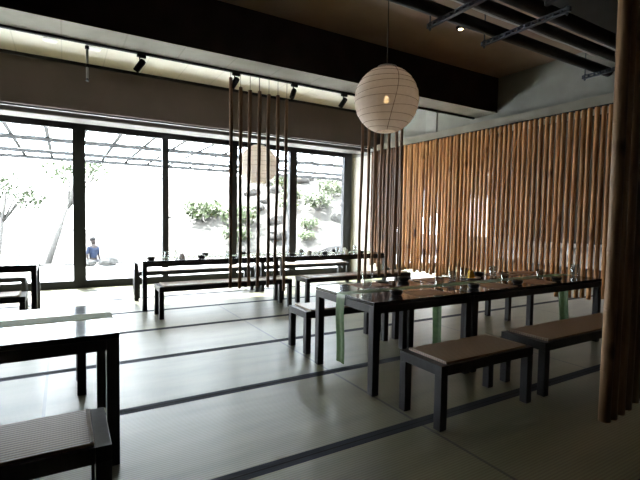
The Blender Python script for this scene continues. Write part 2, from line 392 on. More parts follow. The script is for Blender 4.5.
# fascia and soffit above the windows
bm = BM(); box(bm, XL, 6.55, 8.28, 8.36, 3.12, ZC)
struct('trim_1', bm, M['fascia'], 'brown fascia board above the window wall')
bm = BM(); box(bm, XL, 6.55, 8.26, 8.28, ZC - .05, ZC)
struct('trim_2', bm, M['black_metal'], 'black shadow line between bay ceiling and fascia')
bm = BM(); box(bm, XL, 6.55, 8.36, YF, 3.15, 3.22)
struct('trim_3', bm, M['dark_wall'], 'dark soffit over the windows')
bm = BM(); box(bm, XL, 6.55, 8.50, 8.62, 3.135, 3.15)
struct('trim_4', bm, M['pale_metal'], 'pale metal rail along the soffit')
bm = BM(); box(bm, XL, 6.55, 8.72, 9.18, 3.07, 3.15); bevel(bm, .02, 2)
struct('trim_5', bm, M['blind_box'], 'grey brown blind housing along the window head')
bm = BM(); box(bm, XL, 6.55, 8.355, 8.40, 3.10, 3.15)
struct('trim_6', bm, M['black_metal'], 'black edge strip below the fascia')
# window wall remainder
bm = BM()
box(bm, XL, XR, YF - .02, YF + .1, 3.16, ZC)            # head
box(bm, 6.5, 7.0, YF - .02, YF + .1, 0, 3.16)
box(bm, 7.0, 10.2, YF - .02, YF + .1, 2.4, 3.16)
box(bm, 10.2, XR, YF - .02, YF + .1, 0, 3.16)
box(bm, XL, -5.9, YF - .02, YF + .1, 0, 3.16)
struct('wall_front', bm, M['conc_wall'], 'concrete wall around the long window')
bm = BM(); box(bm, XL - .2, XL, YB, YF + .1, 0, ZC); struct('wall_left', bm, M['dark_wall'], 'dark side wall')
bm = BM(); box(bm, XL, XR, YB - .2, YB, 0, ZC); struct('wall_back', bm, M['dark_wall'], 'dark wall behind the viewer')
# far right wall beyond the bamboo, with a tall and a long low window
bm = BM()
for y0, y1, z0, z1 in ((YB, 4.4, 0, ZC), (4.4, 8.0, 0, .3), (4.4, 8.0, .95, ZC), (8.0, 9.2, 0, .45), (8.0, 9.2, 2.85, ZC), (9.2, YF + .1, 0, ZC)):
    box(bm, XR, XR + .15, y0, y1, z0, z1)
struct('wall_right', bm, M['dark_wall'], 'dark wall of the aisle behind the bamboo')
# concrete bulkhead above the bamboo, pier by the window
bm = BM(); box(bm, 6.55, 6.8, YB, YF - .02, 3.0, ZC);
box(bm, 6.55, 6.8, YB, 0.8, 0, 3.0)
struct('wall_bulkhead', bm, M['conc_wall'], 'grey concrete bulkhead above the bamboo screen with a pier at the window')
bm = BM(); box(bm, 6.55, 6.8, 8.32, YF - .02, 0, 3.0)
struct('wall_pier', bm, M['conc_bay'], 'concrete pier beside the window, grazing light put into its pale colour')  # paler concrete used here to put the grazing window light into the colour
bm = BM(); box(bm, 6.36, 6.55, YB, 8.32, 3.0, 3.16); bevel(bm, .006)
struct('trim_7', bm, M['concrete'], 'pale concrete ledge over the bamboo screen')
bm = BM(); box(bm, 6.515, 6.55, 6.44, 6.74, 3.16, ZC); bevel(bm, .004)
struct('painted_light_strip', bm, M['pale_metal'], 'pale strip standing in for window light on the concrete above the ledge')  # patch of window light on the wall, built as a pale strip

# windows ------------------------------------------------------------
def window(n, x0, x1, zt=3.10, jl=.06, jr=.06, y=YF, sill=.14, handle=False, zb=0.0):
    w = bpy.data.objects.new('window_%d' % n, None); COL.objects.link(w); w.location = (x0, y, 0); w['kind'] = 'structure'
    W = x1 - x0
    bm = BM()
    box(bm, 0, jl, -.06, .06, zb, zt + .06); box(bm, W - jr, W, -.06, .06, zb, zt + .06)
    box(bm, jl, W - jr, -.06, .06, zb, zb + sill); box(bm, jl, W - jr, -.06, .06, zt - .10, zt + .06)
    obj('window_frame', bm, M['frame'], w)
    bm = BM(); box(bm, jl, W - jr, -.006, .006, zb + sill, zt - .10)
    obj('pane', bm, M['glass'], w)
    if handle:
        bm = BM(); box(bm, .02, .05, -.10, -.06, 1.28, 1.42); box(bm, .02, .10, -.115, -.095, 1.36, 1.385); bevel(bm, .004)
        obj('window_handle', bm, M['black_metal'], w)
    return w
window(1, -5.9, -4.35); window(2, -4.35, -2.80, jr=.1); window(3, -2.80, .26, jl=.1, jr=.105)
window(4, .26, 1.83, jl=.105); window(5, 1.83, 3.32, handle=True); window(6, 3.32, 4.80, jr=.095); window(7, 4.80, 6.5, jl=.095, jr=.23)
window(8, 7.0, 10.2, zt=2.36)
for n, (y0, y1, z0, z1) in ((9, (4.4, 8.0, .3, .95)), (10, (8.0, 9.2, .45, 2.85))):
    w = bpy.data.objects.new('window_%d' % n, None); COL.objects.link(w); w.location = (XR, y0, 0); w['kind'] = 'structure'
    W = y1 - y0; bm = BM()
    box(bm, 0, .1, 0, .04, z0, z1); box(bm, 0, .1, W - .04, W, z0, z1); box(bm, 0, .1, .04, W - .04, z0, z0 + .04); box(bm, 0, .1, .04, W - .04, z1 - .04, z1)
    obj('window_frame', bm, M['frame'], w)
    bm = BM(); box(bm, .045, .055, .04, W - .04, z0 + .04, z1 - .04); obj('pane', bm, M['glass_grey'], w)

# ------------------------------------------------------------------ furniture
def make_table(label, x0, x1, y0, y1, h=.75, group='black dining tables'):
    W, D = x1 - x0, y1 - y0
    t = thing('dining_table', label, 'table', ((x0 + x1) / 2, (y0 + y1) / 2, 0), 0, group)
    a, b = W / 2, D / 2
    obj('tabletop', bbox(-a, a, -b, b, h - .03, h, .004), M['lacquer'], t)
    bm = BM(); q = .065
    box(bm, -a + q, a - q, -b, -b + .03, h - .092, h - .0305); box(bm, -a + q, a - q, b - .03, b, h - .092, h - .0305)
    box(bm, -a, -a + .03, -b + q, b - q, h - .092, h - .0305); box(bm, a - .03, a, -b + q, b - q, h - .092, h - .0305)
    obj('apron', bm, M['blackwood'], t)
    for sx in (0, 1):
        for sy in (0, 1):
            X0 = (-a, a - q)[sx]; Y0 = (-b, b - q)[sy]
            obj('leg', bbox(X0, X0 + q, Y0, Y0 + q, 0, h - .0305, .004), M['blackwood'], t)
    return t

def make_bench(label, x0, x1, y0, y1, h=.44, group='low benches with woven seats'):
    W, D = x1 - x0, y1 - y0
    t = thing('bench', label, 'bench', ((x0 + x1) / 2, (y0 + y1) / 2, 0), 0, group)
    a, b, q, rw = W / 2, D / 2, .062, .034
    bm = BM()
    box(bm, -a + q, a - q, -b, -b + rw, h - .07, h); box(bm, -a + q, a - q, b - rw, b, h - .07, h)
    box(bm, -a, -a + q, -b, b, h - .07, h); box(bm, a - q, a, -b, b, h - .07, h)
    obj('seat_frame', bevel(bm, .003), M['blackwood'], t)
    s = obj('seat', bbox(-a + q + .002, a - q - .002, -b + rw * .6, b - rw * .6, h - .02, h + .014, .006), M['seat'], t)
    for X in (-a + q + .006, a - q - .018):
        bm = BM(); box(bm, X, X + .012, -b + rw * .6 + .004, b - rw * .6 - .004, h + .0142, h + .018)
        obj('seat_piping', bm, M['seat_edge'], s)
    for sx in (0, 1):
        for sy in (0, 1):
            X0 = (-a, a - q)[sx]; Y0 = (-b, b - q)[sy]
            obj('leg', bbox(X0, X0 + q, Y0, Y0 + q, 0, h - .0705, .004), M['blackwood'], t)
    return t

TY0, TY1 = 2.66, 3.57
make_table('square black lacquer table nearest the middle, clear tumbler at its left end', 2.08, 3.205, TY0, TY1)
make_table('long black lacquer table at the right, its far end by the near bamboo poles', 3.235, 5.46, TY0, TY1)
make_table('large black table in the left foreground, its shiny top mirroring the window', -1.97, .26, 2.60, 3.50)
BT0, BT1 = 6.72, 7.64
make_table('black table by the window behind the left cluster of hanging poles', .985, 3.17, BT0, BT1, .735)
make_table('black table by the window between the two clusters of hanging poles', 3.22, 5.55, BT0, BT1, .735)
make_table('black table by the window at the left edge of the photo', -2.5, -.31, BT0, BT1, .735)
make_bench('short bench with brown woven seat in front of the square table with green runner', 2.13, 3.12, 1.99, 2.40)
make_bench('long bench with brown woven seat at the right, partly behind the near bamboo', 3.30, 5.46, 2.0, 2.41)
make_bench('short bench behind the square-ended table with the tumbler, pale seat catching the window', 2.13, 3.22, 3.84, 4.24)
make_bench('long bench behind the right-hand long table, facing the bamboo screen', 3.32, 5.46, 3.84, 4.24)
make_bench('bench in the left bottom corner with a striped woven seat', -1.95, .165, 1.96, 2.37)
make_bench('bench on the window side of the large left foreground table', -1.97, .14, 3.76, 4.17)
make_bench('bench on the room side of the window table behind the left hanging poles', 1.10, 3.10, 6.06, 6.46)
make_bench('bench on the window side of the table behind the left hanging poles', 1.05, 3.18, 7.86, 8.26)
make_bench('bench on the room side of the window table between the pole clusters', 3.32, 5.52, 5.98, 6.38)
make_bench('bench on the window side of the table between the pole clusters', 3.3, 5.46, 7.90, 8.30)
make_bench('bench on the room side of the window table at the left edge', -2.5, -.39, 6.02, 6.42)
make_bench('bench on the window side of the table at the left edge', -2.5, -.5, 7.86, 8.26)

# ------------------------------------------------------------------ hanging bamboo
def culm(r, L, seed, seg=10, taper=.1, bend=.012, node=.27):
    """bamboo culm hanging down from z=0 to z=-L with node ridges"""
    rr = random.Random(seed); bm = BM(); prof = []
    z = -rr.uniform(.02, .12); nodes = []
    while z > -L + .03:
        nodes.append(z); z -= node * rr.uniform(.8, 1.2)
    ph = rr.uniform(0, 6.28); ph2 = rr.uniform(0, 6.28)
    zs = [0.0]
    for zn in nodes:
        for dz, k in ((.035, 1.0), (.010, 1.03), (.004, 1.075), (-.003, .95), (-.008, 1.06), (-.016, 1.02), (-.04, .985)):
            zz = zn + dz
            if zz < zs[-1] if not isinstance(zs[-1], tuple) else zz < zs[-1][0]:
                zs.append((zz, k))
    zs = [(0.0, 1.0)] + [q for q in zs[1:] if q[0] > -L + .004] + [(-L, 1.0)]
    rings = []
    for zz, k in zs:
        u = -zz / L
        rad = r * k * (1 - taper * u)
        cx = bend * math.sin(u * 3.1 + ph) + bend * .4 * math.sin(u * 9 + ph2) - bend * math.sin(ph) - bend * .4 * math.sin(ph2)
        cy = bend * math.sin(u * 3.7 + ph2) - bend * math.sin(ph2)
        rings.append([bm.verts.new((cx + rad * math.cos(2 * PI * j / seg), cy + rad * math.sin(2 * PI * j / seg), zz)) for j in range(seg)])
    for a, b in zip(rings, rings[1:]):
        for j in range(seg):
            f = bm.faces.new((a[j], a[(j + 1) % seg], b[(j + 1) % seg], b[j])); f.smooth = True
    bm.faces.new(rings[0]); bm.faces.new(list(reversed(rings[-1])))
    return bm

def cord_bm(l):
    bm = BM(); tube(bm, [(0, 0, -.01), (0, 0, l)], .0035, 6); return bm

ORD = ['first', 'second', 'third', 'fourth', 'fifth', 'sixth', 'seventh']
TRK = 3.272
def cluster(xs, ztops, zbots, y, where, group, seed):
    for i, (x, zt, zb) in enumerate(zip(xs, ztops, zbots)):
        lab = '%s from left of seven brown bamboo poles hanging %s' % (ORD[i], where)
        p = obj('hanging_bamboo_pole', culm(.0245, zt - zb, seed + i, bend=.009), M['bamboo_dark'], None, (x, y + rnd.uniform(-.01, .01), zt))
        tag(p, lab, 'bamboo pole', group)
        obj('hanging_cord', cord_bm(TRK - zt), M['wire'], p)
YP = 5.49
cluster([1.877, 2.012, 2.147, 2.279, 2.414, 2.549, 2.681], [3.20, 3.10, 3.085, 3.09, 3.07, 3.08, 3.04], [.465, .45, .465, .455, .44, .485, .37], YP,
        'over the table by the window', 'left cluster of hanging bamboo poles', 100)
cluster([3.995, 4.118, 4.25, 4.377, 4.51, 4.662, 4.789], [3.14, 3.1, 3.12, 3.1, 3.12, 3.1, 3.1], [.435, .47, .495, .495, .48, .505, .485], YP,
        'beside the orange bamboo screen', 'right cluster of hanging bamboo poles', 200)

# bamboo screen on the right: one hanging culm after another
protos = []; dark_protos = []
XB = 6.30
nw = 74
y = 8.24
k = 0
lab_wall = 'orange brown bamboo pole hanging in the long screen along the right wall'
while y > 2.3:
    L = 2.66 + rnd.uniform(-.06, .05)
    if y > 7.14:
        lab_d = 'bamboo pole with shade painted into its colour at the window end of the long screen'
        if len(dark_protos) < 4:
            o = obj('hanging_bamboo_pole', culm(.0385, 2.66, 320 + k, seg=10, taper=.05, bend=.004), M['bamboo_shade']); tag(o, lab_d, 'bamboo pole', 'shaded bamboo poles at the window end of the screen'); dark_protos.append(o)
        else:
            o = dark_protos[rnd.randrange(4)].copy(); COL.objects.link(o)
    elif len(protos) < 8:
        o = obj('hanging_bamboo_pole', culm(.0385, 2.66, 300 + k, seg=10, taper=.05, bend=.004), M['bamboo_wall']); tag(o, lab_wall, 'bamboo pole', 'bamboo poles of the right-hand screen')
        protos.append(o)
    else:
        o = protos[rnd.randrange(8)].copy(); COL.objects.link(o)
    sc = rnd.uniform(.91, 1.0) * (1 - .15 * min(1, max(0, (6.0 - y) / 1.2)))
    o.location = (XB + rnd.uniform(-.012, .012), y, 2.992); o.rotation_euler = (0, 0, rnd.uniform(0, 6.28)); o.scale = (sc, sc, L / 2.66)
    y -= .0885 + rnd.uniform(-.001, .003); k += 1
bm = BM(); box(bm, XB - .03, XB + .05, 2.1, 8.3, 2.986, 3.0)
tag(obj('screen_rail', bm, M['black_metal']), 'thin black rail under the ledge holding the bamboo screen', 'rail')

# near bamboo cluster on the right edge
xs = [2.7650, 2.8490, 2.9330, 3.0170, 3.1010, 3.1850, 3.2690, 3.3530]
zb = [.225, .222, .235, .245, .275, .285, .25, .27]
labs = ['tan near bamboo pole lit on its left edge, leftmost at the right border'] + ['%s from the left of the dark near bamboo poles at the right border' % o for o in ORD[1:]] + ['last of the dark near bamboo poles towards the right border']
for i, (x, b) in enumerate(zip(xs, zb)):
    yy = 1.30
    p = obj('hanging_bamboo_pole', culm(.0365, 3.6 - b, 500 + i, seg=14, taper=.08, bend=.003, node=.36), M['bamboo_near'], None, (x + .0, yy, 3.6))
    tag(p, labs[i], 'bamboo pole', 'near cluster of hanging bamboo poles')
    obj('hanging_cord', cord_bm(.3), M['wire'], p)

# ------------------------------------------------------------------ lanterns
def lantern(label, x, y, z, r, seed):
    t = thing('paper_lantern', label, 'lantern', (x, y, z), .4, 'round paper lanterns')
    rr = random.Random(seed)
    bm = BM(); nr = 11; prof = []
    zmax = r * 1.0; seg = 40; steps = nr * 6
    for i in range(steps + 1):
        a = -PI / 2 + .32 + (PI - .62) * i / steps
        ph = (i % 6) / 6
        sc = 1 - .018 * math.sin(PI * ph) * -1
        sc = 1 + .016 * math.sin(PI * ph)
        prof.append((r * math.cos(a) * sc, r * 1.04 * math.sin(a)))
    lathe(bm, prof, seg, caps=False)
    sh = obj('lantern_shade', bm, M['paper'], t)
    # thin rib wires, slightly tilted like the crumpled paper hoops
    bm = BM()
    for j in range(1, nr):
        a = -PI / 2 + .32 + (PI - .62) * j / nr
        rad = r * math.cos(a) + .001; zz = r * 1.04 * math.sin(a); tl = rr.uniform(-.035, .035); tp = rr.uniform(0, 6.28)
        pts = []
        for q in range(37):
            th = 2 * PI * q / 36
            dz = tl * r * 2 * math.sin(th + tp)
            zq = zz + dz
            rq = math.sqrt(max(.0001, 1 - (zq / (r * 1.04)) ** 2)) * r + .0025
            pts.append((rq * math.cos(th), rq * math.sin(th), zq))
        tube(bm, pts, .0016, 5)
    obj('lantern_rib', bm, M['rib'], t)
    bm = BM(); pts = []
    for q in range(25):
        a = -PI / 2 + .33 + (PI - .66) * q / 24; rq = r * math.cos(a) + .003; th = -2.35 + .18 * math.sin(a * 1.2)
        pts.append((rq * math.cos(th), rq * math.sin(th), r * 1.04 * math.sin(a)))
    tube(bm, pts, .0026, 5); obj('lantern_seam', bm, M['rib'], t)
    tr = r * math.cos(PI / 2 - .30)
    bm = BM(); tube(bm, [(tr * math.cos(2 * PI * q / 32), tr * math.sin(2 * PI * q / 32), r * 1.04 * math.sin(PI / 2 - .3) + .008) for q in range(33)], .006, 6)
    tube(bm, [(-tr, 0, r * .99), (0, 0, r * 1.02), (tr, 0, r * .99)], .003, 5)
    obj('lantern_ring', bm, M['pale_metal'], t)
    bm = BM(); tube(bm, [(0, 0, r * 1.02), (0, 0, ZC - z - .005)], .0045, 6); tube(bm, [(0, 0, .08), (0, 0, r * 1.02)], .004, 6); lathe(bm, [(.05, ZC - z - .03), (.05, ZC - z - .001)], 16)
    obj('hanging_cord', bm, M['wire'], t)
    bm = BM(); lathe(bm, [(.006, -.026), (.018, -.02), (.024, 0), (.02, .016), (.011, .026), (.010, .04)], 14)
    obj('light_bulb', bm, M['bulb'], t)
    return t
lantern('large round white paper lantern glowing faintly above the right-hand table', 2.51, 3.10, 2.475, .283, 3)
lantern('smaller looking round paper lantern behind the left cluster of bamboo poles', 2.97, 7.18, 2.33, .335, 8)

# ------------------------------------------------------------------ ceiling fittings
bm = BM(); box(bm, XL, 6.5, 5.472, 5.508, 3.272, 3.30)
tag(obj('lighting_track', bm, M['black_metal']), 'black lighting track along the back edge of the beam', 'track')
def spot(label, x, rz, tilt):
    t = thing('track_spotlight', label, 'spotlight', (x, 5.49, 3.272), rz, 'black track spotlights')
    obj('adapter', bbox(-.05, .05, -.018, .018, -.035, -.0, .004), M['black_metal'], t)
    bm = BM(); tube(bm, [(-.02, 0, -.035), (-.02, 0, -.10)], .008, 8); obj('stem', bm, M['black_metal'], t)
    bm = BM(); lathe(bm, [(.032, -.08), (.036, -.075), (.036, .06), (.030, .075), (.012, .08)], 18)
    obj('lamp_head', bm, M['black_metal'], t, (-.02, 0, -.13), (tilt, .5, 0))
spot('black track spotlight alone above the left windows', .80, .2, .5)
spot('black track spotlight between the first and second hanging poles', 1.949, .0, .2)
spot('black track spotlight at the right end of the left pole cluster', 2.80, .1, -.3)
spot('black track spotlight just left of the big paper lantern', 3.64, 0, .3)
for lab, x, on in (('round white downlight in the bay ceiling, left of its twin', -.14, 0), ('round white downlight in the bay ceiling, right of its twin', .42, 0)):
    t = thing('recessed_downlight', lab, 'downlight', (x, 7.45, ZC), 0, 'downlights in the window bay ceiling')
    bm = BM(); lathe(bm, [(.075, -.018), (.092, -.016), (.095, -.004), (.095, 0)], 24); obj('trim_ring', bm, M['white_plastic'], t)
    bm = BM(); lathe(bm, [(.068, -.0225), (.07, -.0182)], 24); obj('diffuser', bm, M['porcelain'], t)
t = thing('ceiling_sprinkler', 'grey sprinkler drop pipe under the beam by the left windows', 'pipe', (.245, 5.56, 3.9005))
bm = BM(); tube(bm, [(0, 0, 0), (0, 0, -.98)], .013, 10); obj('pipe', bm, M['pipe_grey'], t)
for zc_ in (-.66, -.86):
    bm = BM(); lathe(bm, [(.022, zc_), (.022, zc_ + .035)], 12); obj('collar', bm, M['black_metal'], t)
bm = BM(); lathe(bm, [(.016, -1.01), (.018, -1.005), (.010, -.995), (.01, -.98)], 12); obj('sprinkler_head', bm, M['blue_metal'], t)
# small warm ceiling lamp that is on
t = thing('ceiling_lamp', 'small lit warm ceiling lamp beside the black pipes', 'lamp', (4.43, 4.0, ZC))
bm = BM(); lathe(bm, [(.04, -.03), (.055, -.028), (.06, 0)], 20); obj('trim_ring', bm, M['black_metal'], t)
bm = BM(); lathe(bm, [(.030, -.034), (.032, -.0305)], 20); obj('lamp_disc', bm, M['lamp_on'], t)

# pipes and hangers along X under the ceiling
def xpipe(name, label, y, z, r, mat, x0=XL, x1=6.55, cat='pipe', sag=0.0):
    bm = BM(); pts = []
    n = 48
    for i in range(n + 1):
        x = x0 + (x1 - x0) * i / n
        pts.append((x, y, z - sag * abs(math.sin((x - 3.33) * PI / .95))))
    tube(bm, pts, r, 14); return tag(obj(name, bm, mat), label, cat)
xpipe('insulated_pipe', 'black insulated pipe nearest the paper lantern, lowest of the ceiling pipes', 3.24, 3.505, .062, M['pipe_black'])
xpipe('grey_pipe', 'thin pale grey pipe between the black ceiling pipes', 3.04, 3.55, .026, M['pipe_grey'], sag=.012)
xpipe('insulated_pipe', 'second black insulated pipe, just past the pale grey one', 2.90, 3.50, .055, M['pipe_black'])
xpipe('insulated_pipe', 'third and thickest black pipe near the ceiling duct', 2.68, 3.52, .075, M['pipe_black'])
bm = BM(); box(bm, XL, 6.55, 1.0, 2.5, 3.45, 3.8); bevel(bm, .01)
for i in range(10): box(bm, XL + i * 1.3, XL + i * 1.3 + .04, .98, 2.52, 3.43, 3.82)
tag(obj('ceiling_duct', bm, M['duct']), 'wide black duct filling the top right corner under the ceiling', 'duct')
def hanger(label, x):
    t = thing('pipe_hanger', label, 'pipe hanger', (x, 2.9, 3.40), 0, 'steel pipe hangers')
    bm = BM()
    box(bm, -.02, .02, -.50, .50, -.012, .0); box(bm, -.02, .02, -.50, .50, .026, .036)
    for i in range(14): box(bm, -.02, .02, -.50 + i * .0755, -.482 + i * .0755, 0, .026)
    obj('crossbar', bm, M['blue_metal'], t)
    for yy in (-.47, .47):
        bm = BM(); tube(bm, [(0, yy, -.04), (0, yy, .5)], .007, 8); lathe(bm, [(.014, -.03), (.014, -.015)], 6, (0, yy, 0)); lathe(bm, [(.014, .038), (.014, .05)], 6, (0, yy, 0))
        obj('threaded_rod', bm, M['blue_metal'], t)
hanger('blue grey steel pipe hanger nearest the paper lantern', 3.28)
hanger('blue grey steel pipe hanger right of the small lit ceiling lamp', 4.12)
hanger('blue grey steel pipe hanger by the concrete bulkhead at the right', 6.2)

# ------------------------------------------------------------------ on the tables
def runner(label, x0, x1, yc, w, zt, hl, hr, mat, seed):
    """cloth strip lying on the table with optional hanging ends"""
    rr = random.Random(seed); bm = BM(); path = []
    e = .006
    def hang(x, sgn, l):
        pts = []
        n = 12
        for i in range(n + 1):
            s_ = l * i / n
            pts.append((x + sgn * (e + .006 * math.sin(s_ * 9 + seed) * min(1, s_ * 6)), zt + .002 - .006 - s_))
        return pts
    if hl: path += list(reversed(hang(x0, -1, hl)))
    n = 26
    path += [(x0 - e * .3 + (x1 - x0 + e * .6) * i / n, zt + .0025 + .0006 * math.sin(i * 2.1)) for i in range(n + 1)]
    if hr: path += hang(x1, 1, hr)
    rows = []
    for i, (x, z) in enumerate(path):
        drop = max(0, zt - z)
        row = []
        for j in range(9):
            v = (j / 8 - .5)
            row.append(bm.verts.new((x + (.008 * math.sin(v * 9 + seed) * min(1, drop * 4)) * (0 if drop < .02 else 1) * .5, yc + v * w * (1 - .08 * min(1, drop * 2)) + .01 * math.sin(drop * 7), z)))
        rows.append(row)
    for a, b in zip(rows, rows[1:]):
        for j in range(8):
            f = bm.faces.new((a[j], a[j + 1], b[j + 1], b[j])); f.smooth = True
    return tag(obj('table_runner', bm, mat), label, 'table runner', 'table runners')
runner('green runner along the square-ended table, hanging over its left end', 2.08, 3.205, 3.12, .13, .75, .60, 0, M['runner_green'], 1)
runner('green runner along the long right-hand table, hanging at both ends', 3.235, 5.46, 3.10, .13, .75, .60, .62, M['runner_green'], 2)
runner('pale green runner along the large left foreground table', -1.97, .26, 3.10, .17, .75, 0, .03, M['runner_pale'], 3)
runner('pale runner along the window table behind the left hanging poles', .985, 3.17, 7.18, .18, .735, 0, .16, M['runner_pale'], 4)
runner('pale runner along the window table between the pole clusters', 3.22, 5.55, 7.18, .18, .735, 0, 0, M['runner_pale'], 5)

def tumbler_bm(r=.038, h=.105):
    bm = BM(); lathe(bm, [(r * .82, 0), (r * .9, .012), (r, h), (r - .003, h), (r * .86, .016), (.001, .012)], 20, caps=False); 
    bmesh.ops.contextual_create(bm, geom=[]) if False else None
    vs = [v for v in bm.verts if abs(v.co.z) < 1e-6]
    bm.faces.new(list(reversed(vs))); return bm
def bowl_bm(r=.055, h=.042):
    bm = BM(); lathe(bm, [(r * .72, 0), (r * .76, .004), (r * .95, h * .45), (r, h * .85), (r, h), (r - .005, h), (r * .88, h * .5), (r * .6, .010), (.002, .008)], 22, caps=False)
    vs = [v for v in bm.verts if abs(v.co.z) < 1e-6]
    bm.faces.new(list(reversed(vs))); return bm
def plate_bm(r=.1):
    bm = BM(); lathe(bm, [(r * .6, 0), (r * .65, .004), (r, .014), (r, .017), (r * .66, .008), (.002, .006)], 26, caps=False)
    vs = [v for v in bm.verts if abs(v.co.z) < 1e-6]
    bm.faces.new(list(reversed(vs))); return bm

proto_t = None; proto_b = None
def tumbler(x, y, z, label, group, sc=1.0, h=1.0):
    global proto_t
    if proto_t is None: o = proto_t = obj('glass_tumbler', tumbler_bm(), M['tumbler'])
    else: o = proto_t.copy(); COL.objects.link(o)
    o.location = (x, y, z + .0008); o.scale = (sc, sc, sc * h); return tag(o, label, 'glass', group)
def bowl(x, y, z, label, group, sc=1.0):
    global proto_b
    if proto_b is None: o = proto_b = obj('sauce_bowl', bowl_bm(), M['bowl'])
    else: o = proto_b.copy(); COL.objects.link(o)
    o.location = (x, y, z + .0008); o.scale = (sc,) * 3; return tag(o, label, 'bowl', group)
T = .75
gg, bg = 'glasses on the right-hand tables', 'black bowls on the right-hand tables'
tumbler(2.49, 3.30, T, 'clear faceted tumbler catching daylight at the left end of the right-hand tables', gg, 1.35, .95)
tumbler(3.11, 2.97, T, 'clear tumbler beside the runner near the joint of the two right-hand tables', gg, 1.1)
tumbler(3.63, 3.28, T, 'clear tumbler left of the yellow napkin', gg, 1.05)
tumbler(3.74, 3.22, T, 'clear tumbler touching close to the left of the yellow napkin plate', gg, 1.1, 1.25)
tumbler(4.05, 2.94, T, 'front clear tumbler of the pair right of the yellow napkin', gg, 1.05, 1.1)
tumbler(4.27, 3.26, T, 'rear clear tumbler of the pair right of the yellow napkin', gg, 1.1, 1.2)
tumbler(4.69, 2.95, T, 'clear tumbler in the middle of the long right-hand table, left of the last bowl', gg, 1.0, 1.1)
tumbler(5.36, 2.93, T, 'clear tumbler at the far right end of the right-hand tables', gg, 1.2, 1.2)
bowl(2.48, 2.86, T, 'black bowl near the front left corner of the right-hand tables', bg)
bowl(3.10, 3.47, T, 'black bowl at the back edge, in front of the bright gap under the bamboo', bg, 1.15)
bowl(3.43, 2.83, T, 'black bowl at the front edge below the yellow napkin', bg)
bowl(4.10, 2.82, T, 'black bowl at the front edge of the long table, between the tumblers', bg)
bowl(4.77, 2.80, T, 'black bowl with pale rim light, rightmost along the front edge', bg)
bowl(4.25, 3.44, T, 'black bowl at the back edge right of the yellow napkin', bg, 1.1)
tag(obj('flat_dish', plate_bm(.07), M['bowl'], None, (2.82, 3.48, T + .0008)), 'flat black dish at the back edge behind the faceted tumbler', 'dish')
tag(obj('plate', plate_bm(.115), M['porcelain'], None, (3.97, 3.33, T + .0008)), 'white plate under the yellow folded napkin', 'plate')
def napkin_bm(r, h):
    bm = BM(); seg = 12
    base = [bm.verts.new((r * (1 if k % 2 else .72) * math.cos(2 * PI * k / seg), r * (1 if k % 2 else .72) * math.sin(2 * PI * k / seg), 0)) for k in range(seg)]
    mid = [bm.verts.new((r * .8 * (1 if k % 2 else .6) * math.cos(2 * PI * k / seg), r * .8 * (1 if k % 2 else .6) * math.sin(2 * PI * k / seg), h * .55)) for k in range(seg)]
    top = [bm.verts.new((r * .35 * (1 if k % 2 else .35) * math.cos(2 * PI * k / seg), r * .35 * (1 if k % 2 else .35) * math.sin(2 * PI * k / seg), h * (1 if k % 2 else .85))) for k in range(seg)]
    for a, b in ((base, mid), (mid, top)):
        for k in range(seg): bm.faces.new((a[k], a[(k + 1) % seg], b[(k + 1) % seg], b[k]))
    bm.faces.new(list(reversed(base))); bm.faces.new(top); return bm
tag(obj('folded_napkin', napkin_bm(.055, .09), M['yellow'], None, (3.97, 3.33, T + .0105)), 'bright yellow folded napkin standing on a white plate', 'napkin')
def placemat(x, y, rz, label):
    o = obj('placemat', bbox(-.19, .19, -.13, .13, 0, .003, .001, 1), M['mat_brown'], None, (x, y, T + .0006), (0, 0, rz))
    return tag(o, label, 'placemat', 'brown placemats')
placemat(2.62, 3.425, .03, 'orange brown placemat at the back of the square-ended table behind the faceted tumbler')
placemat(2.80, 2.84, -.02, 'orange brown placemat at the front of the square-ended table right of the black bowl')
placemat(3.52, 3.43, .02, 'orange brown placemat at the back of the long table, left of the yellow napkin')
placemat(3.76, 2.84, .02, 'orange brown placemat at the front of the long table below the yellow napkin')
placemat(4.62, 3.43, -.03, 'orange brown placemat at the back of the long table towards the right')
placemat(4.43, 2.84, .0, 'orange brown placemat at the front of the long table towards the right')
placemat(5.1, 3.43, .02, 'orange brown placemat at the far back right corner of the long table')

# window tables
TB = .735
gb = 'black bowls on the window tables'
for x, y, lab in ((1.13, 6.88, 'black bowl at the near left corner of the table behind the left poles'), (1.90, 6.92, 'black bowl on the front edge of the table behind the left poles'),
                  (2.10, 7.42, 'black bowl on the window side of the table behind the left poles'), (2.78, 7.40, 'black bowl seen between the second and third hanging poles'),
                  (3.52, 6.90, 'black bowl at the left end of the table between the pole clusters'), (3.98, 7.42, 'black bowl on the window side, left of the table between the pole clusters'),
                  (4.22, 6.92, 'black bowl on the front edge amid the table between the pole clusters'), (4.78, 7.46, 'black bowl on the window side, right of the table between the pole clusters'),
                  (5.06, 6.92, 'black bowl on the front edge, right on the table between the pole clusters')):
    bowl(x, y, TB, lab, gb, 1.05)
gw = 'glasses on the window tables'
for x, y, lab in ((1.38, 7.0, 'clear glass on the table behind the left poles, beside the corner bowl'), (1.62, 7.45, 'clear glass near the window post on the table behind the left poles'), (2.35, 6.98, 'clear glass on the table behind the left poles, by the first pole'),
                  (3.75, 7.0, 'clear glass at the left of the table between the pole clusters'), (4.55, 7.0, 'clear glass in the middle of the table between the pole clusters'), (5.25, 7.4, 'clear glass at the right end of the table between the pole clusters'),
                  (-.78, 7.2, 'clear glass on the left edge table, left one of two'), (-.55, 7.2, 'clear glass on the left edge table, right one of two')):
    tumbler(x, y, TB, lab, gw, 1.0, 1.1)
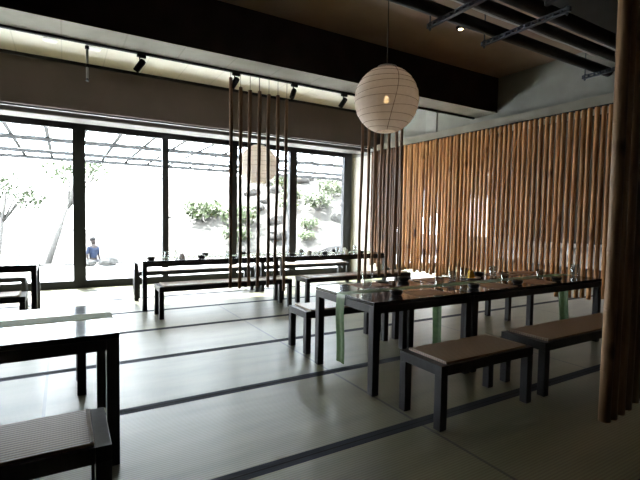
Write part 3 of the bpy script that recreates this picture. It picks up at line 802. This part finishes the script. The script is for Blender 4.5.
for x, y, lab in ((1.60, 6.95, 'white folded napkin on the table behind the left poles, below the window post'), (2.56, 6.98, 'white folded napkin on the table behind the left poles, by the second pole'), (3.90, 6.95, 'white folded napkin left on the table between the pole clusters'),
                  (4.72, 6.95, 'white folded napkin amid the table between the pole clusters'), (5.0, 7.42, 'white folded napkin at the window side right on the table between the pole clusters')):
    tag(obj('folded_napkin', napkin_bm(.05, .085), M['napkin'], None, (x, y, TB + .0006)), lab, 'napkin', 'white folded napkins')

# ------------------------------------------------------------------ outside
bm = BM(); box(bm, -14, 13, YF + .12, 14.1, -.16, -.04)
struct('terrace', bm, M['terrace'], 'pale terrace paving outside the windows')
bm = BM(); box(bm, -14, 13, 14.1, 14.3, -1.25, 0.0)
struct('terrace_kerb', bm, M['kerb'], 'low kerb at the edge of the terrace')
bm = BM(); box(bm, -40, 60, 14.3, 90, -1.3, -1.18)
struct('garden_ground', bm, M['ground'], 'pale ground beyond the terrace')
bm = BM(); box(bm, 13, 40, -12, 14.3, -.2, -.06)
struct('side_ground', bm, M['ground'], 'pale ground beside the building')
# rocky slope rising to the right
def slope_z(x, y):
    d = max(0, (x - 5.0) * .28 + (y - 15.0) * .30)
    return -1.2 + 7.4 * (1 - math.exp(-d / 5.0)) + .25 * noise.noise(Vector((x * .5, y * .5, 0)))
bm = BM(); g = []
for j in range(34):
    row = []
    for i in range(44):
        x = 2 + i * .8; yv = 14.6 + j * .8
        row.append(bm.verts.new((x, yv, slope_z(x, yv))))
    g.append(row)
for j in range(33):
    for i in range(43):
        f = bm.faces.new((g[j][i], g[j][i + 1], g[j + 1][i + 1], g[j + 1][i])); f.smooth = True
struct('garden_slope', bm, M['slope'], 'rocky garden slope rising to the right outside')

def rock_bm(seed, r):
    rr = random.Random(seed); bm = BM(); bmesh.ops.create_icosphere(bm, subdivisions=3, radius=1)
    off = Vector((rr.uniform(0, 50), rr.uniform(0, 50), rr.uniform(0, 50))); sx, sy, sz = rr.uniform(.9, 1.4), rr.uniform(.7, 1.1), rr.uniform(.55, .9)
    for v in bm.verts:
        n = noise.noise(v.co * 1.1 + off) * .35 + noise.noise(v.co * 2.7 + off) * .12
        q = v.co * (1 + n); q.x *= sx; q.y *= sy; q.z *= sz
        v.co = q * r
    return bm
def ray_at(px, py, Y):
    d = rt * ((px - 320) / 432.2) + up * ((240 - py) / 432.2) + fw
    return d * (Y / d.y)
sh = [(10.6, 18.2, .8), (12.4, 19.7, .75), (9.3, 16.6, .5), (13.2, 21.4, .8), (10.4, 20.5, .7), (8.6, 15.6, .4), (11.6, 24.0, .8), (9.6, 19.3, .55), (7.0, 19.2, 1.0), (6.3, 17.6, .7), (5.9, 21.0, 1.0)]
placed = [(a, b, .62 * c) for a, b, c in sh]
rock_protos = []
rk = 0
wh = ['low on the slope', 'half way up the slope', 'high on the slope']
for i in range(260):
    u = rnd.random()
    x = rnd.uniform(6.5, 14.5); yv = rnd.uniform(15.2, 27)
    if len(placed) > 60: break
    if x / yv > .70 or x / yv < .38: 
        x = yv * rnd.uniform(.46, .68)
    r = rnd.uniform(.28, .62)
    if any(math.hypot(x - a, yv - b) < 1.5 * (r + c) for a, b, c in placed): continue
    placed.append((x, yv, r))
    if rk < 6:
        o = obj('boulder', rock_bm(700 + rk, 1), M['rock']); rock_protos.append(o)
    else:
        o = rock_protos[rnd.randrange(6)].copy(); COL.objects.link(o)
    o.location = (x, yv, slope_z(x, yv) + r * .12); o.scale = (r, r, r); o.rotation_euler = (0, 0, rnd.uniform(0, 6.28))
    tag(o, 'pale boulder among the rocks on the garden slope outside the right-hand window', 'rock', 'boulders on the garden slope'); rk += 1
for x, yv, r, lab in ((1.08, 13.7, .22, 'pale boulder on the terrace edge below the person outside'), (.62, 13.75, .14, 'smaller pale boulder on the terrace edge beside the window post')):
    o = rock_protos[2].copy(); COL.objects.link(o); o.location = (x, yv, -.04 + r * .45); o.scale = (r,) * 3; o.rotation_euler = (0, 0, r * 9); tag(o, lab, 'rock', 'boulders on the terrace')

def leaf_cloud(bm, c, r, n, size, rr, squash=.8):
    for _ in range(n):
        d = Vector((rr.gauss(0, 1), rr.gauss(0, 1), rr.gauss(0, 1))).normalized() * (rr.random() ** .45) * r
        d.z *= squash; p = Vector(c) + d
        a = Vector((rr.gauss(0, 1), rr.gauss(0, 1), rr.gauss(0, 1))).normalized(); b = a.orthogonal().normalized()
        s_ = size * rr.uniform(.6, 1.3)
        v = [bm.verts.new(p + a * s_), bm.verts.new(p + b * s_ * .45), bm.verts.new(p - a * s_), bm.verts.new(p - b * s_ * .45)]
        bm.faces.new(v)
def shrub(x, yv, z, r, seed, label, group, mat='leaf'):
    rr = random.Random(seed)
    t = thing('garden_shrub', label, 'shrub', (x, yv, z), 0, group)
    bm = BM()
    for q in range(6):
        a = q * 1.05; leaf_cloud(bm, (r * .55 * math.cos(a), r * .5 * math.sin(a), r * (.5 + .25 * (q % 2))), r * .5, 90, r * .13, rr)
    obj('foliage', bm, M[mat], t)
    bm = BM()
    for q in range(5):
        a = q * 1.26; tube(bm, [(0, 0, -.1), (r * .25 * math.cos(a), r * .25 * math.sin(a), r * .35), (r * .5 * math.cos(a), r * .5 * math.sin(a), r * .8)], [.03, .02, .008], 6)
    obj('stem', bm, M['bark'], t)
sl = ['bright green shrub in the middle of the rocky slope', 'green shrub right of centre high on the rocky slope', 'small green shrub at the foot of the rocky slope', 'green shrub at the top right of the rocky slope', 'green shrub left of centre on the rocky slope',
      'tiny green plant low by the terrace kerb', 'green shrub on the skyline of the rocky slope', 'green plant between boulders on the left of the slope', 'leafy green bush seen left of the hanging poles', 'low bush under the leafy bush left of the poles', 'tall pale bush behind the leafy bush left of the poles']
for i, ((x, yv, r), lab) in enumerate(zip(sh, sl)):
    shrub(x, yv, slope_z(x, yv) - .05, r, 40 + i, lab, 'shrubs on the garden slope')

def tree(label, x, yv, z0, zc, rc, seed, lean=(0, 0)):
    rr = random.Random(seed)
    t = thing('garden_tree', label, 'tree', (x, yv, z0), 0, 'trees outside the windows')
    h = zc - z0; bm = BM()
    tube(bm, [(-lean[0], -lean[1], -.05), (-lean[0] * .6, -lean[1] * .6, h * .4), (0, 0, h)], [.13, .10, .05], 8)
    cs = []
    for q in range(7):
        a = q * 2.4; d = rc * rr.uniform(.4, .8); c = (d * math.cos(a), d * math.sin(a), h + rc * rr.uniform(-.35, .5)); cs.append(c)
        tube(bm, [(-lean[0] * .3, -lean[1] * .3, h * .65), (c[0] * .5, c[1] * .5, h * .9), c], [.05, .035, .012], 6)
    obj('trunk', bm, M['bark'], t)
    bm = BM()
    for c in cs: leaf_cloud(bm, c, rc * .5, 75, .11, rr)
    obj('crown', bm, M['leaf_tree'], t)
tree('faint pale tree beyond the terrace, its crown crossing the thick window post', .55, 19.8, -1.2, 3.15, 1.25, 61, (1.3, 0))
tree('faint pale tree at the left edge beyond the terrace', -2.0, 21.5, -1.2, 2.2, 1.2, 62, (.4, 0))

# pergola roof over the terrace
t = thing('pergola', 'steel pergola with glass roof panels over the terrace', 'pergola', (0, 12, 0))
ZP = 3.2; PX0, PX1 = -9.0, 12.6
beams = [12.2, 14.65, 16.25]
for b in beams:
    bm = BM(); box(bm, PX0, PX1, b - 12 - .03, b - 12 + .03, ZP - .085, ZP + .02); obj('beam', bm, M['steel'], t)
nx = int((PX1 - PX0) / .72)
for i in range(nx + 1):
    x = PX0 + .06 + i * .72
    bm = BM(); box(bm, x - .042, x + .042, -2.15, 4.25, ZP + .021, ZP + .041); obj('purlin', bm, M['steel'], t)
for i in range(0, nx + 1):
    for bI, b in enumerate(beams):
        x = PX0 + .06 + i * .72 + (.25 if bI != 1 else .1)
        bm = BM(); box(bm, x - .16, x + .06, b - 12 - .075, b - 12 - .032, ZP - .005, ZP + .018); 
        obj('clip', bm, M['pale_metal'], t)
bm = BM(); box(bm, PX0, PX1, -2.15, 4.25, ZP + .042, ZP + .05); obj('roof_panel', bm, M['roof_glass'], t)
for x in (PX0 + .1, PX1 - .1):
    bm = BM(); box(bm, x - .05, x + .05, 14.65 - 12 - 1.0, 14.65 - 12 - .9, -.04, ZP - .05); box(bm, x - .04, x + .04, -2.2, 4.3, ZP - .16, ZP - .051); obj('post', bm, M['steel'], t)

# person walking past outside, standing on the lower ground ------------
def skin_obj(name, joints, edges, radii, mat, parent=None, sub=2):
    me = bpy.data.meshes.new(name); me.from_pydata([Vector(j) for j in joints], edges, []); me.update()
    o = bpy.data.objects.new(name, me); COL.objects.link(o)
    if parent is not None: o.parent = parent
    sm = o.modifiers.new('Skin', 'SKIN'); sm.use_smooth_shade = True
    layer = me.skin_vertices[0] if len(me.skin_vertices) else None
    if layer is None:
        bpy.context.view_layer.objects.active = o
        layer = me.skin_vertices[0]
    for i, r in enumerate(radii):
        rr_ = r if isinstance(r, tuple) else (r, r)
        layer.data[i].radius = rr_
        layer.data[i].use_root = (i == 0)
    if sub:
        s_ = o.modifiers.new('Subsurf', 'SUBSURF'); s_.levels = sub; s_.render_levels = sub
    dg = bpy.context.evaluated_depsgraph_get(); me2 = bpy.data.meshes.new_from_object(o.evaluated_get(dg))
    o.modifiers.clear(); o.data = me2; me2.materials.clear(); me2.materials.append(mat)
    for p_ in me2.polygons: p_.use_smooth = True
    return o
pj = [(0, 0, .93), (0, 0, 1.10), (0, .0, 1.28), (0, .01, 1.42), (0, .0, 1.50), (0, -.015, 1.58), (0, -.02, 1.66),
      (.17, 0, 1.38), (.235, .02, 1.12), (.24, -.05, .88), (.24, -.08, .79), (-.17, 0, 1.38), (-.235, .02, 1.12), (-.24, -.05, .88), (-.24, -.08, .79),
      (.09, 0, .86), (.10, -.02, .48), (.10, .03, .09), (.10, -.12, .035), (-.09, 0, .86), (-.10, .02, .48), (-.10, .06, .09), (-.10, -.08, .035)]
pe = [(0, 1), (1, 2), (2, 3), (3, 4), (4, 5), (5, 6), (3, 7), (7, 8), (8, 9), (9, 10), (3, 11), (11, 12), (12, 13), (13, 14), (0, 15), (15, 16), (16, 17), (17, 18), (0, 19), (19, 20), (20, 21), (21, 22)]
pr_ = [(.14, .10), (.13, .09), (.16, .11), (.12, .09), .055, (.085, .10), (.075, .09), .06, .045, .034, (.035, .02), .06, .045, .034, (.035, .02), .085, .058, .042, .035, .085, .058, .042, .035]
try:
    person = skin_obj('person', pj, pe, pr_, M['skin'])
    person.location = (.93, 18.0, -1.18); person.rotation_euler = (0, 0, .6)
    tag(person, 'person in a blue shirt standing outside beside the thick window post', 'person')
    k_ = 1.16
    def grow(ids, es, name, mat, f):
        m_ = {a: i for i, a in enumerate(ids)}
        return skin_obj(name, [pj[a] for a in ids], [(m_[a], m_[b]) for a, b in es], [tuple(q * f for q in (pr_[a] if isinstance(pr_[a], tuple) else (pr_[a], pr_[a]))) for a in ids], mat, person)
    grow([0, 1, 2, 3, 7, 8, 11, 12], [(0, 1), (1, 2), (2, 3), (3, 7), (7, 8), (3, 11), (11, 12)], 'shirt', M['shirt'], 1.2)
    grow([0, 15, 16, 17, 19, 20, 21], [(0, 15), (15, 16), (16, 17), (0, 19), (19, 20), (20, 21)], 'trousers', M['trousers'], 1.15)
    bm = BM(); bmesh.ops.create_icosphere(bm, subdivisions=3, radius=.108)
    for v in bm.verts:
        v.co.z *= 1.05
        if v.co.z < -.02 and v.co.y < .02: v.co *= .8
    obj('hair', bm, M['hair'], person, (0, .012, 1.675))
except Exception as ex:
    print('person failed', ex); raise

# ------------------------------------------------------------------ light
w = bpy.data.worlds.new('world'); scene.world = w; w.use_nodes = True
nt = w.node_tree; bg_ = nt.nodes['Background']
tc = nt.nodes.new('ShaderNodeTexCoord'); sp = nt.nodes.new('ShaderNodeSeparateXYZ'); nt.links.new(tc.outputs['Generated'], sp.inputs[0])
rp = nt.nodes.new('ShaderNodeValToRGB'); rp.color_ramp.elements[0].position = 0.0; rp.color_ramp.elements[0].color = (.985, .99, 1, 1)
rp.color_ramp.elements[1].position = .8; rp.color_ramp.elements[1].color = (.93, .96, 1, 1)
nt.links.new(sp.outputs['Z'], rp.inputs['Fac']); nt.links.new(rp.outputs[0], bg_.inputs['Color'])
bg_.inputs['Strength'].default_value = 33.0

l = bpy.data.lights.new('ceiling_lamp_light', 'SPOT'); l.energy = 60; l.color = (1, .66, .36); l.spot_size = 1.7; l.spot_blend = .6; l.shadow_soft_size = .04
o = bpy.data.objects.new('ceiling_lamp_light', l); COL.objects.link(o); o.location = (4.43, 4.0, ZC - .06)

sl_ = bpy.data.lights.new('sun', 'SUN'); sl_.energy = 165; sl_.angle = .03; sl_.color = (1, .97, .92)
so = bpy.data.objects.new('sun', sl_); COL.objects.link(so); so.location = (-5, 20, 20)
so.rotation_euler = Vector((-.18, .62, .76)).to_track_quat('Z', 'Y').to_euler()
scene.view_settings.view_transform = 'Standard'
scene.view_settings.look = 'None'
scene.view_settings.exposure = -1.12
scene.cycles.max_bounces = 8; scene.cycles.diffuse_bounces = 5; scene.cycles.glossy_bounces = 4; scene.cycles.transparent_max_bounces = 24
scene.cycles.sample_clamp_indirect = 60.0
scene.cycles.caustics_reflective = False; scene.cycles.caustics_refractive = False
scene.cycles.use_denoising = True
